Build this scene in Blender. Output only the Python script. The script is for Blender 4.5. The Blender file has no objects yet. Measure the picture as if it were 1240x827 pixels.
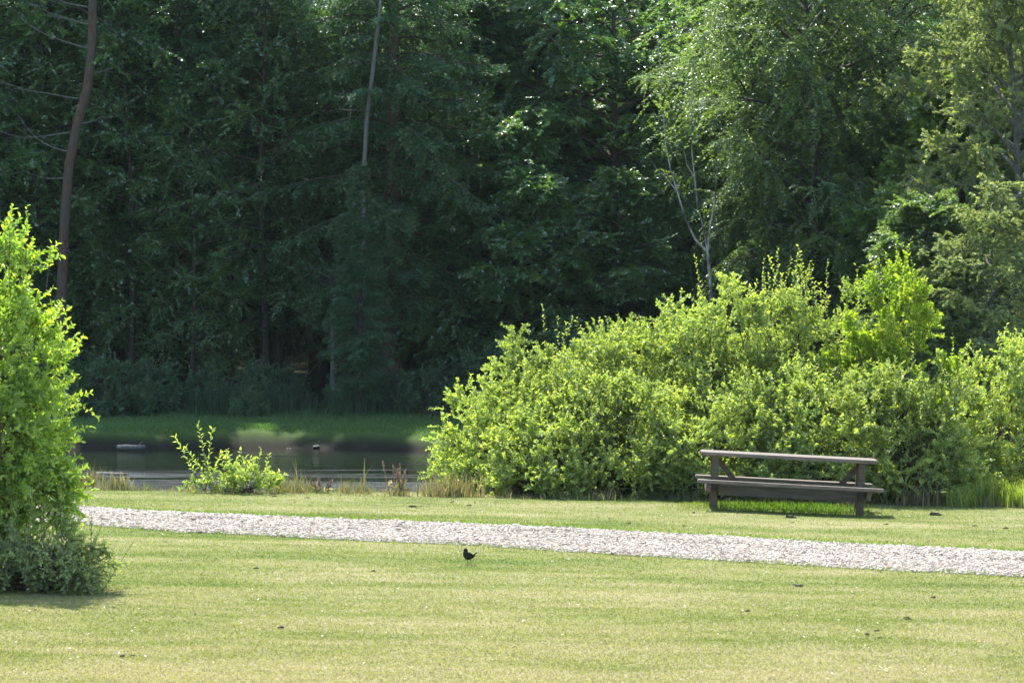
import bpy, bmesh, math, random
import numpy as np
from mathutils import Vector, Matrix, noise as mnoise

random.seed(7)
scene = bpy.context.scene
COL = scene.collection
F = 4365.0          # focal length in photo pixels (1240 wide)
HZ = 358.0          # horizon row
LIFT_VEIL = .00008  # density of the veil added to lift the dark tones
CH = 2.7            # camera height
def X(px, d): return (px - 620.0) / F * d
def Z(py, d): return CH - (py - HZ) / F * d

# ------------------------------------------------------------------ helpers
def nz(v):
    return v / np.maximum(np.linalg.norm(v, axis=-1, keepdims=True), 1e-9)

class MB:
    """collects geometry, builds one mesh object"""
    def __init__(s): s.v = []; s.q = []; s.t = []; s.n = 0; s.smooth = []
    def add(s, v, q, tone=0.5, smooth=False):
        v = np.asarray(v, float).reshape(-1, 3); q = np.asarray(q, int).reshape(-1, 4)
        s.v.append(v); s.q.append(q + s.n); s.n += len(v)
        s.t.append(np.broadcast_to(np.asarray(tone, float), (len(q),)).copy())
        s.smooth.append(np.full(len(q), smooth))
    def leaves(s, P, D, N, L, W, tone, hexa=False, rng=None):
        n = len(P)
        if n == 0: return
        L = np.broadcast_to(L, (n,))[:, None]; W = np.broadcast_to(W, (n,))[:, None]
        D = nz(D); S = nz(np.cross(D, N)); N = nz(np.cross(S, D))
        if not hexa:
            v = np.stack([P, P + D*L*.45 + S*W*.5 + N*W*.12, P + D*L, P + D*L*.45 - S*W*.5 + N*W*.12], 1)
            q = np.arange(4*n).reshape(n, 4)
            s.add(v.reshape(-1, 3), q, tone)
        else:
            up = N*W*.22
            v = np.stack([P, P + D*L*.28 + S*W*.45 + up, P + D*L*.66 + S*W*.42 + up - N*L*.04, P + D*L - N*L*.10,
                          P + D*L*.66 - S*W*.42 + up - N*L*.04, P + D*L*.28 - S*W*.45 + up], 1)
            b = (np.arange(n)*6)[:, None]
            q = np.stack([b + np.array([0, 1, 2, 3]), b + np.array([0, 3, 4, 5])], 1).reshape(-1, 4)
            s.add(v.reshape(-1, 3), q, np.repeat(tone, 2))
    def tube(s, pts, rad, sides=6, tone=0.5, smooth=True, cap=True):
        pts = np.asarray(pts, float); m = len(pts)
        rad = np.broadcast_to(np.asarray(rad, float), (m,))
        T = np.gradient(pts, axis=0); T = nz(T)
        ref = np.array([0.31, 0.83, 0.1]) if abs(T[0][2]) > .6 else np.array([0, 0, 1.0])
        A = nz(np.cross(T, ref)); B = np.cross(T, A)
        a = np.linspace(0, 2*np.pi, sides, endpoint=False)
        ring = pts[:, None] + rad[:, None, None]*(A[:, None]*np.cos(a)[None, :, None] + B[:, None]*np.sin(a)[None, :, None])
        i = np.arange(m-1)[:, None]*sides; j = np.arange(sides)[None]; k = (j+1) % sides
        q = np.stack([i+j, i+k, i+sides+k, i+sides+j], -1).reshape(-1, 4)
        s.add(ring.reshape(-1, 3), q, tone, smooth)
    def tubes(s, A, B, ra, rb, tone=0.5, sides=3):
        """many straight thin twigs at once"""
        n = len(A); T = nz(B-A); U = nz(np.cross(T, np.array([.3, .5, .81]))); V = np.cross(T, U)
        a = np.linspace(0, 2*np.pi, sides, endpoint=False)
        o = U[:, None]*np.cos(a)[None, :, None] + V[:, None]*np.sin(a)[None, :, None]
        ra = np.broadcast_to(ra, (n,))[:, None, None]; rb = np.broadcast_to(rb, (n,))[:, None, None]
        v = np.concatenate([A[:, None] + o*ra, B[:, None] + o*rb], 1)
        b = (np.arange(n)*2*sides)[:, None]; j = np.arange(sides)[None]; k = (j+1) % sides
        q = np.stack([b+j, b+k, b+sides+k, b+sides+j], -1).reshape(-1, 4)
        s.add(v.reshape(-1, 3), q, tone)
    def build(s, name, mat, parent=None, loc=None):
        v = np.concatenate(s.v); q = np.concatenate(s.q); t = np.concatenate(s.t); sm = np.concatenate(s.smooth)
        me = bpy.data.meshes.new(name)
        me.vertices.add(len(v)); me.vertices.foreach_set('co', v.astype(np.float32).ravel())
        me.loops.add(len(q)*4); me.loops.foreach_set('vertex_index', q.astype(np.int32).ravel())
        me.polygons.add(len(q)); me.polygons.foreach_set('loop_start', (np.arange(len(q))*4).astype(np.int32))
        me.polygons.foreach_set('use_smooth', sm)
        at = me.attributes.new('tone', 'FLOAT', 'FACE'); at.data.foreach_set('value', t.astype(np.float32))
        me.update(calc_edges=True); me.validate(verbose=False)
        me.materials.append(mat)
        o = bpy.data.objects.new(name, me); COL.objects.link(o)
        if parent: o.parent = parent
        if loc is not None: o.location = loc
        return o

def empty(name, loc, label=None, cat=None, group=None, rz=0.0):
    o = bpy.data.objects.new(name, None); COL.objects.link(o)
    o.location = loc; o.rotation_euler = (0, 0, rz); o.empty_display_size = .2
    if label: tag(o, label, cat, group)
    return o
def tag(o, label, cat, group=None, kind=None):
    o['label'] = label; o['category'] = cat
    if group: o['group'] = group
    elif 'group' in o: del o['group']
    if kind: o['kind'] = kind
    return o
def dup(root, loc, rz=0.0, sc=1.0, label=None, cat=None, group=None, name=None):
    r = root.copy(); COL.objects.link(r); r.location = loc; r.rotation_euler = (0, 0, rz)
    r.scale = (sc, sc, sc) if not hasattr(sc, '__len__') else sc
    if name: r.name = name
    if label: tag(r, label, cat or root['category'], group)
    for ch in [c for c in root.children]:
        c = ch.copy(); COL.objects.link(c); c.parent = r
    return r

# ------------------------------------------------------------------ materials
def newmat(name):
    m = bpy.data.materials.new(name); m.use_nodes = True
    nt = m.node_tree; nt.nodes.clear()
    out = nt.nodes.new('ShaderNodeOutputMaterial')
    return m, nt, out
def N(nt, t, **kw):
    n = nt.nodes.new(t)
    for k, v in kw.items():
        if k.startswith('i_'): n.inputs[k[2:].replace('_', ' ')].default_value = v
        else: setattr(n, k, v)
    return n
def L(nt, a, b): nt.links.new(a, b)
def ramp(nt, fac, stops):
    r = N(nt, 'ShaderNodeValToRGB'); el = r.color_ramp.elements
    while len(el) < len(stops): el.new(.5)
    for e, (p, c) in zip(el, stops):
        e.position = p; e.color = (*c, 1)
    L(nt, fac, r.inputs['Fac']); return r.outputs['Color']
def noise(nt, vec, scale, detail=4, rough=.55, dist=0.0):
    n = N(nt, 'ShaderNodeTexNoise'); n.inputs['Scale'].default_value = scale
    n.inputs['Detail'].default_value = detail; n.inputs['Roughness'].default_value = rough
    n.inputs['Distortion'].default_value = dist
    if vec is not None: L(nt, vec, n.inputs['Vector'])
    return n.outputs['Fac']
def math_(nt, op, a, b=None, c=None):
    m = N(nt, 'ShaderNodeMath', operation=op)
    for i, v in enumerate((a, b, c)):
        if v is None: continue
        if isinstance(v, (int, float)): m.inputs[i].default_value = v
        else: L(nt, v, m.inputs[i])
    return m.outputs[0]
def mixc(nt, f, a, b, bt='MIX'):
    m = N(nt, 'ShaderNodeMix', data_type='RGBA', blend_type=bt)
    for s, v in ((m.inputs[0], f), (m.inputs[6], a), (m.inputs[7], b)):
        if isinstance(v, (int, float)): s.default_value = v
        elif isinstance(v, tuple): s.default_value = (*v, 1)
        else: L(nt, v, s)
    return m.outputs[2]

def leafmat(name, c_old, c_mid, c_new, trans=.42, tcol=(1.15, 1.25, .45), gloss=.035, rough=.5, tgain=1.5):
    m, nt, out = newmat(name)
    a = N(nt, 'ShaderNodeAttribute', attribute_name='tone')
    oi = N(nt, 'ShaderNodeObjectInfo')
    c = ramp(nt, a.outputs['Fac'], [(0, c_old), (.5, c_mid), (1, c_new)])
    hs = N(nt, 'ShaderNodeHueSaturation'); L(nt, c, hs.inputs['Color'])
    L(nt, math_(nt, 'MULTIPLY_ADD', oi.outputs['Random'], .25, .88), hs.inputs['Value'])
    c = hs.outputs['Color']
    d = N(nt, 'ShaderNodeBsdfDiffuse'); L(nt, c, d.inputs['Color'])
    t = N(nt, 'ShaderNodeBsdfTranslucent')
    L(nt, mixc(nt, 1.0, c, tuple(x*tgain for x in tcol), 'MULTIPLY'), t.inputs['Color'])
    mx = N(nt, 'ShaderNodeMixShader'); mx.inputs[0].default_value = trans
    L(nt, d.outputs[0], mx.inputs[1]); L(nt, t.outputs[0], mx.inputs[2])
    g = N(nt, 'ShaderNodeBsdfGlossy'); g.inputs['Roughness'].default_value = rough
    g.inputs['Color'].default_value = (.9, .95, 1, 1)
    m2 = N(nt, 'ShaderNodeMixShader'); m2.inputs[0].default_value = gloss
    L(nt, mx.outputs[0], m2.inputs[1]); L(nt, g.outputs[0], m2.inputs[2])
    L(nt, m2.outputs[0], out.inputs['Surface'])
    return m
def barkmat(name, c1, c2, c3=None, scale=6.0, stretch=.18, bump=.5):
    m, nt, out = newmat(name)
    tc = N(nt, 'ShaderNodeTexCoord')
    mp = N(nt, 'ShaderNodeMapping'); mp.inputs['Scale'].default_value = (1, 1, stretch)
    L(nt, tc.outputs['Object'], mp.inputs['Vector'])
    f = noise(nt, mp.outputs[0], scale*4, 6, .65)
    g = noise(nt, tc.outputs['Object'], scale*.35, 3)
    c = ramp(nt, f, [(.35, c1), (.65, c2)])
    if c3: c = mixc(nt, ramp(nt, g, [(.45, (0, 0, 0)), (.6, (1, 1, 1))]), c, c3)
    p = N(nt, 'ShaderNodeBsdfPrincipled'); L(nt, c, p.inputs['Base Color']); p.inputs['Roughness'].default_value = .9
    b = N(nt, 'ShaderNodeBump'); b.inputs['Strength'].default_value = bump; b.inputs['Distance'].default_value = .02
    L(nt, f, b.inputs['Height']); L(nt, b.outputs[0], p.inputs['Normal'])
    L(nt, p.outputs[0], out.inputs['Surface'])
    return m

M = {}
M['spruce'] = leafmat('spruce_needles', (.048, .104, .046), (.074, .148, .060), (.140, .220, .078), .25, (1, 1.2, .6))
M['fir'] = leafmat('fir_needles', (.044, .104, .050), (.068, .146, .065), (.125, .205, .080), .25, (1, 1.2, .6))
M['beech'] = leafmat('beech_leaves', (.060, .132, .044), (.094, .185, .056), (.155, .245, .070), .42, gloss=.10, rough=.3)
M['maple'] = leafmat('maple_leaves', (.085, .155, .045), (.130, .215, .056), (.210, .290, .070), .5, (1.3, 1.3, .4), gloss=.09, rough=.3)
M['birchleaf'] = leafmat('birch_leaves', (.085, .145, .060), (.125, .195, .076), (.195, .260, .100), .48, (1.25, 1.25, .45), gloss=.055, rough=.36)
M['pale'] = leafmat('pale_leaves', (.125, .170, .075), (.180, .225, .100), (.260, .295, .140), .45, (1.2, 1.2, .5))
M['willow'] = leafmat('willow_leaves', (.185, .255, .080), (.285, .350, .105), (.415, .455, .135), .5, (1.22, 1.3, .42), gloss=.06)
M['sapling'] = leafmat('sapling_leaves', (.155, .235, .034), (.240, .315, .042), (.360, .390, .056), .52, (1.12, 1.3, .3))
M['privet'] = leafmat('shrub_leaves', (.155, .245, .052), (.240, .335, .066), (.370, .430, .086), .5, (1.2, 1.3, .36), gloss=.06)
M['bramble'] = leafmat('bramble_leaves', (.140, .185, .070), (.215, .255, .100), (.310, .350, .130), .45, gloss=.07)
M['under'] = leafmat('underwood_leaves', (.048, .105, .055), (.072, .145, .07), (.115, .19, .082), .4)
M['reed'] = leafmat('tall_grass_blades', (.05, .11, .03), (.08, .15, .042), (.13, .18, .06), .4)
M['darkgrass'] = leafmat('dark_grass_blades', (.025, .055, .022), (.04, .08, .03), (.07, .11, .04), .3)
M['straw'] = leafmat('bank_grass_blades', (.09, .13, .04), (.17, .15, .075), (.30, .24, .15), .4, (1.1, 1.1, .6))
M['iris'] = leafmat('long_green_blades', (.15, .21, .045), (.21, .27, .055), (.30, .32, .09), .5, (1.1, 1.2, .4))
M['seed'] = leafmat('seed_heads', (.14, .085, .06), (.22, .14, .10), (.32, .22, .16), .2, (1, 1, 1), .03)
M['bark'] = barkmat('dark_bark', (.028, .022, .018), (.07, .055, .042))
M['pinebark'] = barkmat('reddish_pine_bark', (.045, .028, .020), (.115, .070, .050), (.07, .052, .042))
M['greybark'] = barkmat('grey_bark', (.07, .068, .062), (.15, .145, .13))
M['whitebark'] = barkmat('white_birch_bark', (.22, .21, .195), (.42, .40, .375), (.06, .05, .045), 5, .6)
M['birchbark'] = barkmat('shaded_birch_bark', (.05, .046, .04), (.12, .11, .10), (.03, .026, .022), 5, .6)
M['twig'] = barkmat('twig_bark', (.05, .04, .028), (.11, .09, .06))

# ------------------------------------------------------------------ terrain
def sstep(a, b, x):
    t = np.clip((x-a)/(b-a), 0, 1); return t*t*(3-2*t)
def wob(x, y, s, k=0):
    return (np.sin(x*s+1.3+k)+np.sin(y*s*1.13+.4+k*2)+np.sin((x+y)*s*.71+2.1+k)+np.sin((x*1.7-y)*s*.53+k*3))*.25
def pond_f(x, y):
    """negative inside the pond, metres-ish outside"""
    u = np.abs((x+9.5+.6*wob(x, y, .35))/12.6); v = np.abs((y-60.9)/12.4)
    r = (u**3.2+v**3.2)**(1/3.2)
    return (r-1)*12.4 + .35*wob(x, y, .9, 2) * sstep(52, 60, y)
WZ = -.40
def ground(x, y):
    x = np.asarray(x, float); y = np.asarray(y, float)
    xc = np.clip(x, -40, 40)
    near = -.018*xc*(1-sstep(52, 70, y)) + .02*wob(x, y, .8)*sstep(20, 26, y) + .008*wob(x, y, 2.7, 1)
    near = near - .03*(x-3.5)*np.exp(-((x-3.5)/1.6)**2-((y-46.3)/2.0)**2)
    near = near + 1.1*(np.clip(18-y, 0, 18)/18)**2
    far = .5*sstep(74, 84, y) + .6*sstep(84, 120, y) + .10*wob(x, y, .5, 3)*sstep(76, 82, y)
    z = near + far
    f = pond_f(x, y)
    wid = 1.0 + 1.3*sstep(55, 68, y)
    k = sstep(-wid*.8, wid*.45, f)
    return z*k + (-1.1)*(1-k)
def gz(x, y): return float(ground(x, y))
def pick(px, py):
    """ground point seen at a photo pixel"""
    d = 20.0
    while d < 120:
        if Z(py, d) <= gz(X(px, d), d): break
        d += .05
    return X(px, d), d, gz(X(px, d), d)

def pathdist(x, y):
    # upper and lower border of the gravel, straight lines on the ground
    return y - PU(x), y - PL(x)
_u0 = pick(65, 610); _u1 = pick(1240, 666); _l0 = pick(152, 638); _l1 = pick(1240, 697)
def PU(x): return -.5+_u0[1] + (x-_u0[0])*(_u1[1]-_u0[1])/(_u1[0]-_u0[0])
def PL(x): return -.12+_l0[1] + (x-_l0[0])*(_l1[1]-_l0[1])/(_l1[0]-_l0[0])

def grade(lo, hi, step, far, grow=1.22):
    a = list(np.arange(lo, hi+1e-6, step)); s = step; x = hi
    while x < far[1]: s *= grow; x += s; a.append(x)
    s = step; x = lo
    while x > far[0]: s *= grow; x -= s; a.insert(0, x)
    return np.array(a)
xs = grade(-12, 12, .16, (-600, 600)); ys = grade(22, 82, .16, (-300, 1200))
GX, GY = np.meshgrid(xs, ys); GZ = ground(GX, GY)
nx, ny = len(xs), len(ys)
verts = np.stack([GX, GY, GZ], -1).reshape(-1, 3)
i = np.arange(ny-1)[:, None]*nx; j = np.arange(nx-1)[None]
quads = np.stack([i+j, i+j+1, i+j+nx+1, i+j+nx], -1).reshape(-1, 4)

def lawn_color(nt):
    """colour of the mown lawn as a function of place, shared by soil sheet and blades"""
    g = N(nt, 'ShaderNodeNewGeometry'); P = g.outputs['Position']
    mp = N(nt, 'ShaderNodeMapping'); L(nt, P, mp.inputs['Vector'])
    mp.inputs['Rotation'].default_value = (0, 0, math.radians(30)); mp.inputs['Scale'].default_value = (.5, .8, 1)
    big = noise(nt, mp.outputs[0], .55, 3, .5, .4)
    mid = noise(nt, mp.outputs[0], 2.2, 5, .62, .3)
    fine = noise(nt, P, 14, 4, .7)
    mp2 = N(nt, 'ShaderNodeMapping'); L(nt, P, mp2.inputs['Vector'])
    mp2.inputs['Rotation'].default_value = (0, 0, math.radians(-57)); mp2.inputs['Scale'].default_value = (.05, .55, 1)
    band = noise(nt, mp2.outputs[0], 1.5, 3, .6, .25)
    s = math_(nt, 'MULTIPLY_ADD', big, .55, math_(nt, 'MULTIPLY', mid, .45))
    s = math_(nt, 'MULTIPLY_ADD', band, .5, s)
    s = math_(nt, 'MULTIPLY_ADD', fine, .35, s)
    s = math_(nt, 'MULTIPLY', s, 1/1.85)
    sep = N(nt, 'ShaderNodeSeparateXYZ'); L(nt, P, sep.inputs[0])
    ry = N(nt, 'ShaderNodeMapRange'); L(nt, sep.outputs['Y'], ry.inputs[0])
    for k, v in zip((1, 2, 3, 4), (26., 37., .045, -.02)): ry.inputs[k].default_value = v
    s = math_(nt, 'ADD', s, ry.outputs[0])
    return ramp(nt, s, [(.40, (.108, .152, .036)), (.465, (.178, .200, .066)), (.53, (.250, .244, .116)), (.61, (.325, .290, .178))])

def ground_mat():
    m, nt, out = newmat('grass_ground')
    c = lawn_color(nt)
    g = N(nt, 'ShaderNodeNewGeometry'); P = g.outputs['Position']
    c = mixc(nt, .10, c, (.16, .14, .075))
    z = N(nt, 'ShaderNodeAttribute', attribute_name='soil')     # bare earth on the shore and under the wood
    wd = N(nt, 'ShaderNodeAttribute', attribute_name='litter')
    gr = N(nt, 'ShaderNodeAttribute', attribute_name='farbank')
    n1 = noise(nt, P, 3.0, 6, .7); n2 = noise(nt, P, 25, 5, .7)
    soil = ramp(nt, n2, [(.3, (.010, .009, .007)), (.7, (.032, .028, .021))])
    litter = ramp(nt, n2, [(.3, (.02, .017, .010)), (.7, (.06, .05, .026))])
    fgrass = ramp(nt, n1, [(.3, (.045, .09, .02)), (.7, (.085, .14, .032))])
    c = mixc(nt, gr.outputs['Fac'], c, fgrass)
    c = mixc(nt, wd.outputs['Fac'], c, litter)
    c = mixc(nt, z.outputs['Fac'], c, soil)
    p = N(nt, 'ShaderNodeBsdfPrincipled'); L(nt, c, p.inputs['Base Color']); p.inputs['Roughness'].default_value = .95
    p.inputs['Specular IOR Level'].default_value = .1
    b = N(nt, 'ShaderNodeBump'); b.inputs['Strength'].default_value = .8; b.inputs['Distance'].default_value = .03
    L(nt, noise(nt, P, 40, 6, .75), b.inputs['Height']); L(nt, b.outputs[0], p.inputs['Normal'])
    L(nt, p.outputs[0], out.inputs['Surface'])
    return m
mb = MB(); mb.add(verts, quads, .5, True)
gr = mb.build('ground', ground_mat()); gr['kind'] = 'structure'
vx, vy, vz = verts.T
f = pond_f(vx, vy)
soil = (1-sstep(.0, .55, f + .3*wob(vx, vy, 2.3)))
soil = np.where(vy > 66, 1-sstep(-.05, .5, f + .4*wob(vx, vy, 1.7)), soil)
litter = sstep(76.8, 79.5, vy + .8*wob(vx, vy, 1.1))
farb = sstep(50, 55, vy)
for nm, val in (('soil', soil), ('litter', litter), ('farbank', farb)):
    at = gr.data.attributes.new(nm, 'FLOAT', 'POINT'); at.data.foreach_set('value', val.astype(np.float32))

# gravel path: a sheet with ragged edges, cambered a little, plus loose stones
def path_mat():
    m, nt, out = newmat('gravel_bed')
    g = N(nt, 'ShaderNodeNewGeometry'); P = g.outputs['Position']
    v = N(nt, 'ShaderNodeTexVoronoi'); v.inputs['Scale'].default_value = 30; L(nt, P, v.inputs['Vector'])
    big = noise(nt, P, 1.6, 4)
    c = ramp(nt, v.outputs['Color'], [(.1, (.22, .18, .145)), (.5, (.42, .36, .31)), (.9, (.58, .51, .45))])
    c = mixc(nt, ramp(nt, big, [(.5, (0, 0, 0)), (.75, (.45, .45, .45))]), c, (.24, .19, .14))
    p = N(nt, 'ShaderNodeBsdfPrincipled'); L(nt, c, p.inputs['Base Color']); p.inputs['Roughness'].default_value = .9
    b = N(nt, 'ShaderNodeBump'); b.inputs['Strength'].default_value = 1; b.inputs['Distance'].default_value = .03; b.invert = True
    L(nt, v.outputs['Distance'], b.inputs['Height']); L(nt, b.outputs[0], p.inputs['Normal'])
    L(nt, p.outputs[0], out.inputs['Surface']); return m
def stone_mat():
    m, nt, out = newmat('pale_gravel_stone')
    a = N(nt, 'ShaderNodeAttribute', attribute_name='tone')
    c = ramp(nt, a.outputs['Fac'], [(0, (.09, .065, .045)), (.25, (.30, .24, .178)), (.55, (.53, .45, .362)), (1, (.69, .61, .51))])
    p = N(nt, 'ShaderNodeBsdfPrincipled'); L(nt, c, p.inputs['Base Color']); p.inputs['Roughness'].default_value = .8
    L(nt, p.outputs[0], out.inputs['Surface']); return m
mb = MB()
px_ = np.arange(-16, 16.01, .12); nv = 14
rows = []
for k in range(nv+1):
    t = k/nv
    wu = .10*np.sin(px_*3.1)+.07*np.sin(px_*7.7+1)+.05*np.sin(px_*17); wl = .10*np.sin(px_*2.7+2)+.07*np.sin(px_*8.9)+.05*np.sin(px_*19+1)
    y = (PL(px_)+wl)*(1-t)+(PU(px_)+wu)*t
    rows.append(np.stack([px_, y, ground(px_, y)+.004+.018*math.sin(math.pi*t)**.7], -1))
rows = np.stack(rows); nn = len(px_)
i = np.arange(nv)[:, None]*nn; j = np.arange(nn-1)[None]
mb.add(rows.reshape(-1, 3), np.stack([i+j, i+j+1, i+j+nn+1, i+j+nn], -1).reshape(-1, 4), .5, True)
pa = mb.build('gravel_path', path_mat()); pa['kind'] = 'structure'

rng = np.random.default_rng(11)
def stones(n, size, name):
    x = rng.uniform(-7.5, 7.5, n); t = rng.uniform(-.045, 1.045, n)
    y = PL(x)*(1-t)+PU(x)*t
    z = ground(x, y)+.012+.018*np.sin(np.pi*np.clip(t, 0, 1))**.7
    edge = (t < .02) | (t > .98)
    keep = ~edge | (rng.random(n) < .5); x, y, z = x[keep], y[keep], z[keep]; n = len(x)
    # squashed irregular cuboids with bevelled look: 8 corners jittered
    c = np.array([[-1,-1,-1],[1,-1,-1],[1,1,-1],[-1,1,-1],[-.7,-.7,1],[.7,-.7,1],[.7,.7,1],[-.7,.7,1]], float)
    s = size*rng.lognormal(0, .38, n)
    v = c[None]*s[:, None, None]*.5*np.stack([rng.uniform(.7, 1.3, n), rng.uniform(.7, 1.2, n), rng.uniform(.3, .65, n)], -1)[:, None]
    v = v*rng.uniform(.7, 1.15, (n, 8, 3))
    a = rng.uniform(0, 6.28, n); ca, sa = np.cos(a)[:, None], np.sin(a)[:, None]
    vx = v[..., 0]*ca-v[..., 1]*sa; vy = v[..., 0]*sa+v[..., 1]*ca
    tl = rng.normal(0, .22, n)[:, None]
    vz = v[..., 2]+vx*tl
    v = np.stack([vx+x[:, None], vy+y[:, None], vz+z[:, None]], -1)
    fc = np.array([[4,5,6,7],[0,1,5,4],[1,2,6,5],[2,3,7,6],[3,0,4,7]])
    q = (np.arange(n)*8)[:, None, None]+fc[None]
    grit = np.array([mnoise.noise(Vector((a*.9, b_*2.5, 9))) for a, b_ in zip(x, y)])
    t = (y-PL(x))/(PU(x)-PL(x))
    tn = rng.beta(2.2, 1.6, n)-.55*np.exp(-((t-.66)/.10)**2)*np.clip(grit+.25, 0, 1)-.4*np.clip(grit-.25, 0, 1)
    m = MB(); m.add(v.reshape(-1, 3), q.reshape(-1, 4), np.repeat(np.clip(tn, 0, 1), 5))
    return m.build(name, stone_mat())
st = stones(90000, .021, 'gravel_stones'); st['kind'] = 'stuff'
tag(st, 'loose pale crushed stone covering the track across the lawn', 'gravel', kind='stuff')

# ------------------------------------------------------------------ water
def water_mat():
    m, nt, out = newmat('pond_water')
    g = N(nt, 'ShaderNodeNewGeometry'); P = g.outputs['Position']
    mp = N(nt, 'ShaderNodeMapping'); L(nt, P, mp.inputs['Vector']); mp.inputs['Scale'].default_value = (.16, 1, 1)
    zone = noise(nt, mp.outputs[0], .5, 4, .6, .6)
    sep = N(nt, 'ShaderNodeSeparateXYZ'); L(nt, P, sep.inputs[0])
    mr = N(nt, 'ShaderNodeMapRange'); L(nt, sep.outputs['Y'], mr.inputs[0])
    for k, v in zip((1, 2, 3, 4), (57., 69., .16, -.18)): mr.inputs[k].default_value = v
    zz = ramp(nt, math_(nt, 'ADD', zone, mr.outputs[0]), [(.48, (.04, .04, .04)), (.56, (1, 1, 1))])
    mp2 = N(nt, 'ShaderNodeMapping'); L(nt, P, mp2.inputs['Vector']); mp2.inputs['Scale'].default_value = (1, 1.6, 1)
    r1 = noise(nt, mp2.outputs[0], 9, 3, .6)
    b = N(nt, 'ShaderNodeBump'); b.inputs['Distance'].default_value = .05
    L(nt, math_(nt, 'MULTIPLY_ADD', zz, .75, .03), b.inputs['Strength']); L(nt, r1, b.inputs['Height'])
    p = N(nt, 'ShaderNodeBsdfPrincipled')
    mp3 = N(nt, 'ShaderNodeMapping'); L(nt, P, mp3.inputs['Vector']); mp3.inputs['Scale'].default_value = (.22, 1, 1)
    film_sheen = math_(nt, 'MULTIPLY', zz, ramp(nt, noise(nt, mp3.outputs[0], 2.6, 6, .7, .5), [(.42, (.05, .05, .05)), (.66, (.6, .6, .6))]))   # pollen film on the still water, its pale grey painted as reflected sky
    L(nt, mixc(nt, film_sheen, (.010, .013, .008), (.27, .29, .28)), p.inputs['Base Color'])
    p.inputs['Roughness'].default_value = .03; p.inputs['IOR'].default_value = 1.333
    L(nt, b.outputs[0], p.inputs['Normal'])
    L(nt, p.outputs[0], out.inputs['Surface']); return m
mb = MB()
wx = np.linspace(-25, 7, 60); wy = np.linspace(46.5, 76, 60); AX, AY = np.meshgrid(wx, wy)
i = np.arange(59)[:, None]*60; j = np.arange(59)[None]
mb.add(np.stack([AX, AY, np.full_like(AX, WZ)], -1), np.stack([i+j, i+j+1, i+j+61, i+j+60], -1), .5, True)
wt = mb.build('pond_water', water_mat()); wt['kind'] = 'structure'

# ------------------------------------------------------------------ foliage generators
def basis(D):
    r = np.where(np.abs(D[..., 2:3]) > .8, np.array([1., 0, 0]), np.array([0, 0, 1.]))
    A = nz(np.cross(D, r)); return A, np.cross(D, A)
def sprays(mb, S, D, Ln, n, LL, WW, mode='flat', droop=0.0, rng=None, tone0=0.0, tonevar=.22, hexa=False, jit=.3, tips=.25, twig_tone=None, sizes=None, upv=None):
    S = np.asarray(S, float); D = nz(np.asarray(D, float)); Nn = len(S)
    Ln = np.broadcast_to(Ln, (Nn,)).astype(float)
    u = (np.arange(n)[None]+rng.random((Nn, n)))/n*.95+.05
    lu = Ln[:, None]*u
    P = S[:, None]+D[:, None]*lu[..., None]; P[..., 2] -= droop*lu**2
    Dl = np.repeat(D[:, None], n, 1).copy(); Dl[..., 2] -= 2*droop*lu; Dl = nz(Dl)
    if mode == 'flat':
        up = np.array([0, 0, 1.])[None]+.38*rng.normal(size=(Nn, 3)) if upv is None else upv
        sd = nz(np.cross(D, up))[:, None]; sg = np.where((np.arange(n) % 2) == 0, 1., -1.)[None, :, None]
        d = .55*Dl+sd*sg*.85+jit*rng.normal(size=(Nn, n, 3))
        nr = up[:, None]+.45*rng.normal(size=(Nn, n, 3))
    elif mode == 'spiral':
        A, B = basis(D); ph = 2.4*np.arange(n)[None]+rng.uniform(0, 6.28, (Nn, 1))+.4*rng.normal(size=(Nn, n))
        rd = A[:, None]*np.cos(ph)[..., None]+B[:, None]*np.sin(ph)[..., None]
        d = .75*Dl+.75*rd+jit*rng.normal(size=(Nn, n, 3)); nr = Dl*.8-rd*.5+.35*rng.normal(size=(Nn, n, 3))
    else:
        d = np.array([0, 0, -.8])+.55*rng.normal(size=(Nn, n, 3)); nr = rng.normal(size=(Nn, n, 3))*np.array([1, 1, .5])
    tw = rng.normal(0, tonevar, (Nn, 1)) if twig_tone is None else twig_tone[:, None]
    t = .42+tone0+tw+rng.normal(0, .14, (Nn, n))+tips*(u-.5)
    sz = rng.uniform(.7, 1.2, (Nn, n))
    if sizes is not None: sz = sz*sizes[:, None]
    mb.leaves(P.reshape(-1, 3), d.reshape(-1, 3), nr.reshape(-1, 3), (LL*sz).ravel(), (WW*sz).ravel(), np.clip(t, 0, 1).ravel(), hexa)

def limb(start, az, el, ln, rng, n=7, droop=.0, curl=.12):
    """curved branch path"""
    p = np.array(start, float); pts = [p.copy()]; a, e = az, el
    for k in range(n-1):
        st = ln/(n-1)
        p = p+st*np.array([math.cos(a)*math.cos(e), math.sin(a)*math.cos(e), math.sin(e)]); pts.append(p.copy())
        a += rng.normal(0, curl); e += rng.normal(0, curl*.6)-droop/(n-1)
    return np.array(pts)
def along(path, u):
    k = u*(len(path)-1); i = min(int(k), len(path)-2); f = k-i
    return path[i]*(1-f)+path[i+1]*f, nz(path[i+1]-path[i])

class Twigs:
    def __init__(s): s.S = []; s.D = []; s.L = []
    def add(s, S, D, Ln): s.S.append(S); s.D.append(D); s.L.append(Ln)
    def get(s): return np.array(s.S), nz(np.array(s.D)), np.array(s.L)

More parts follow.
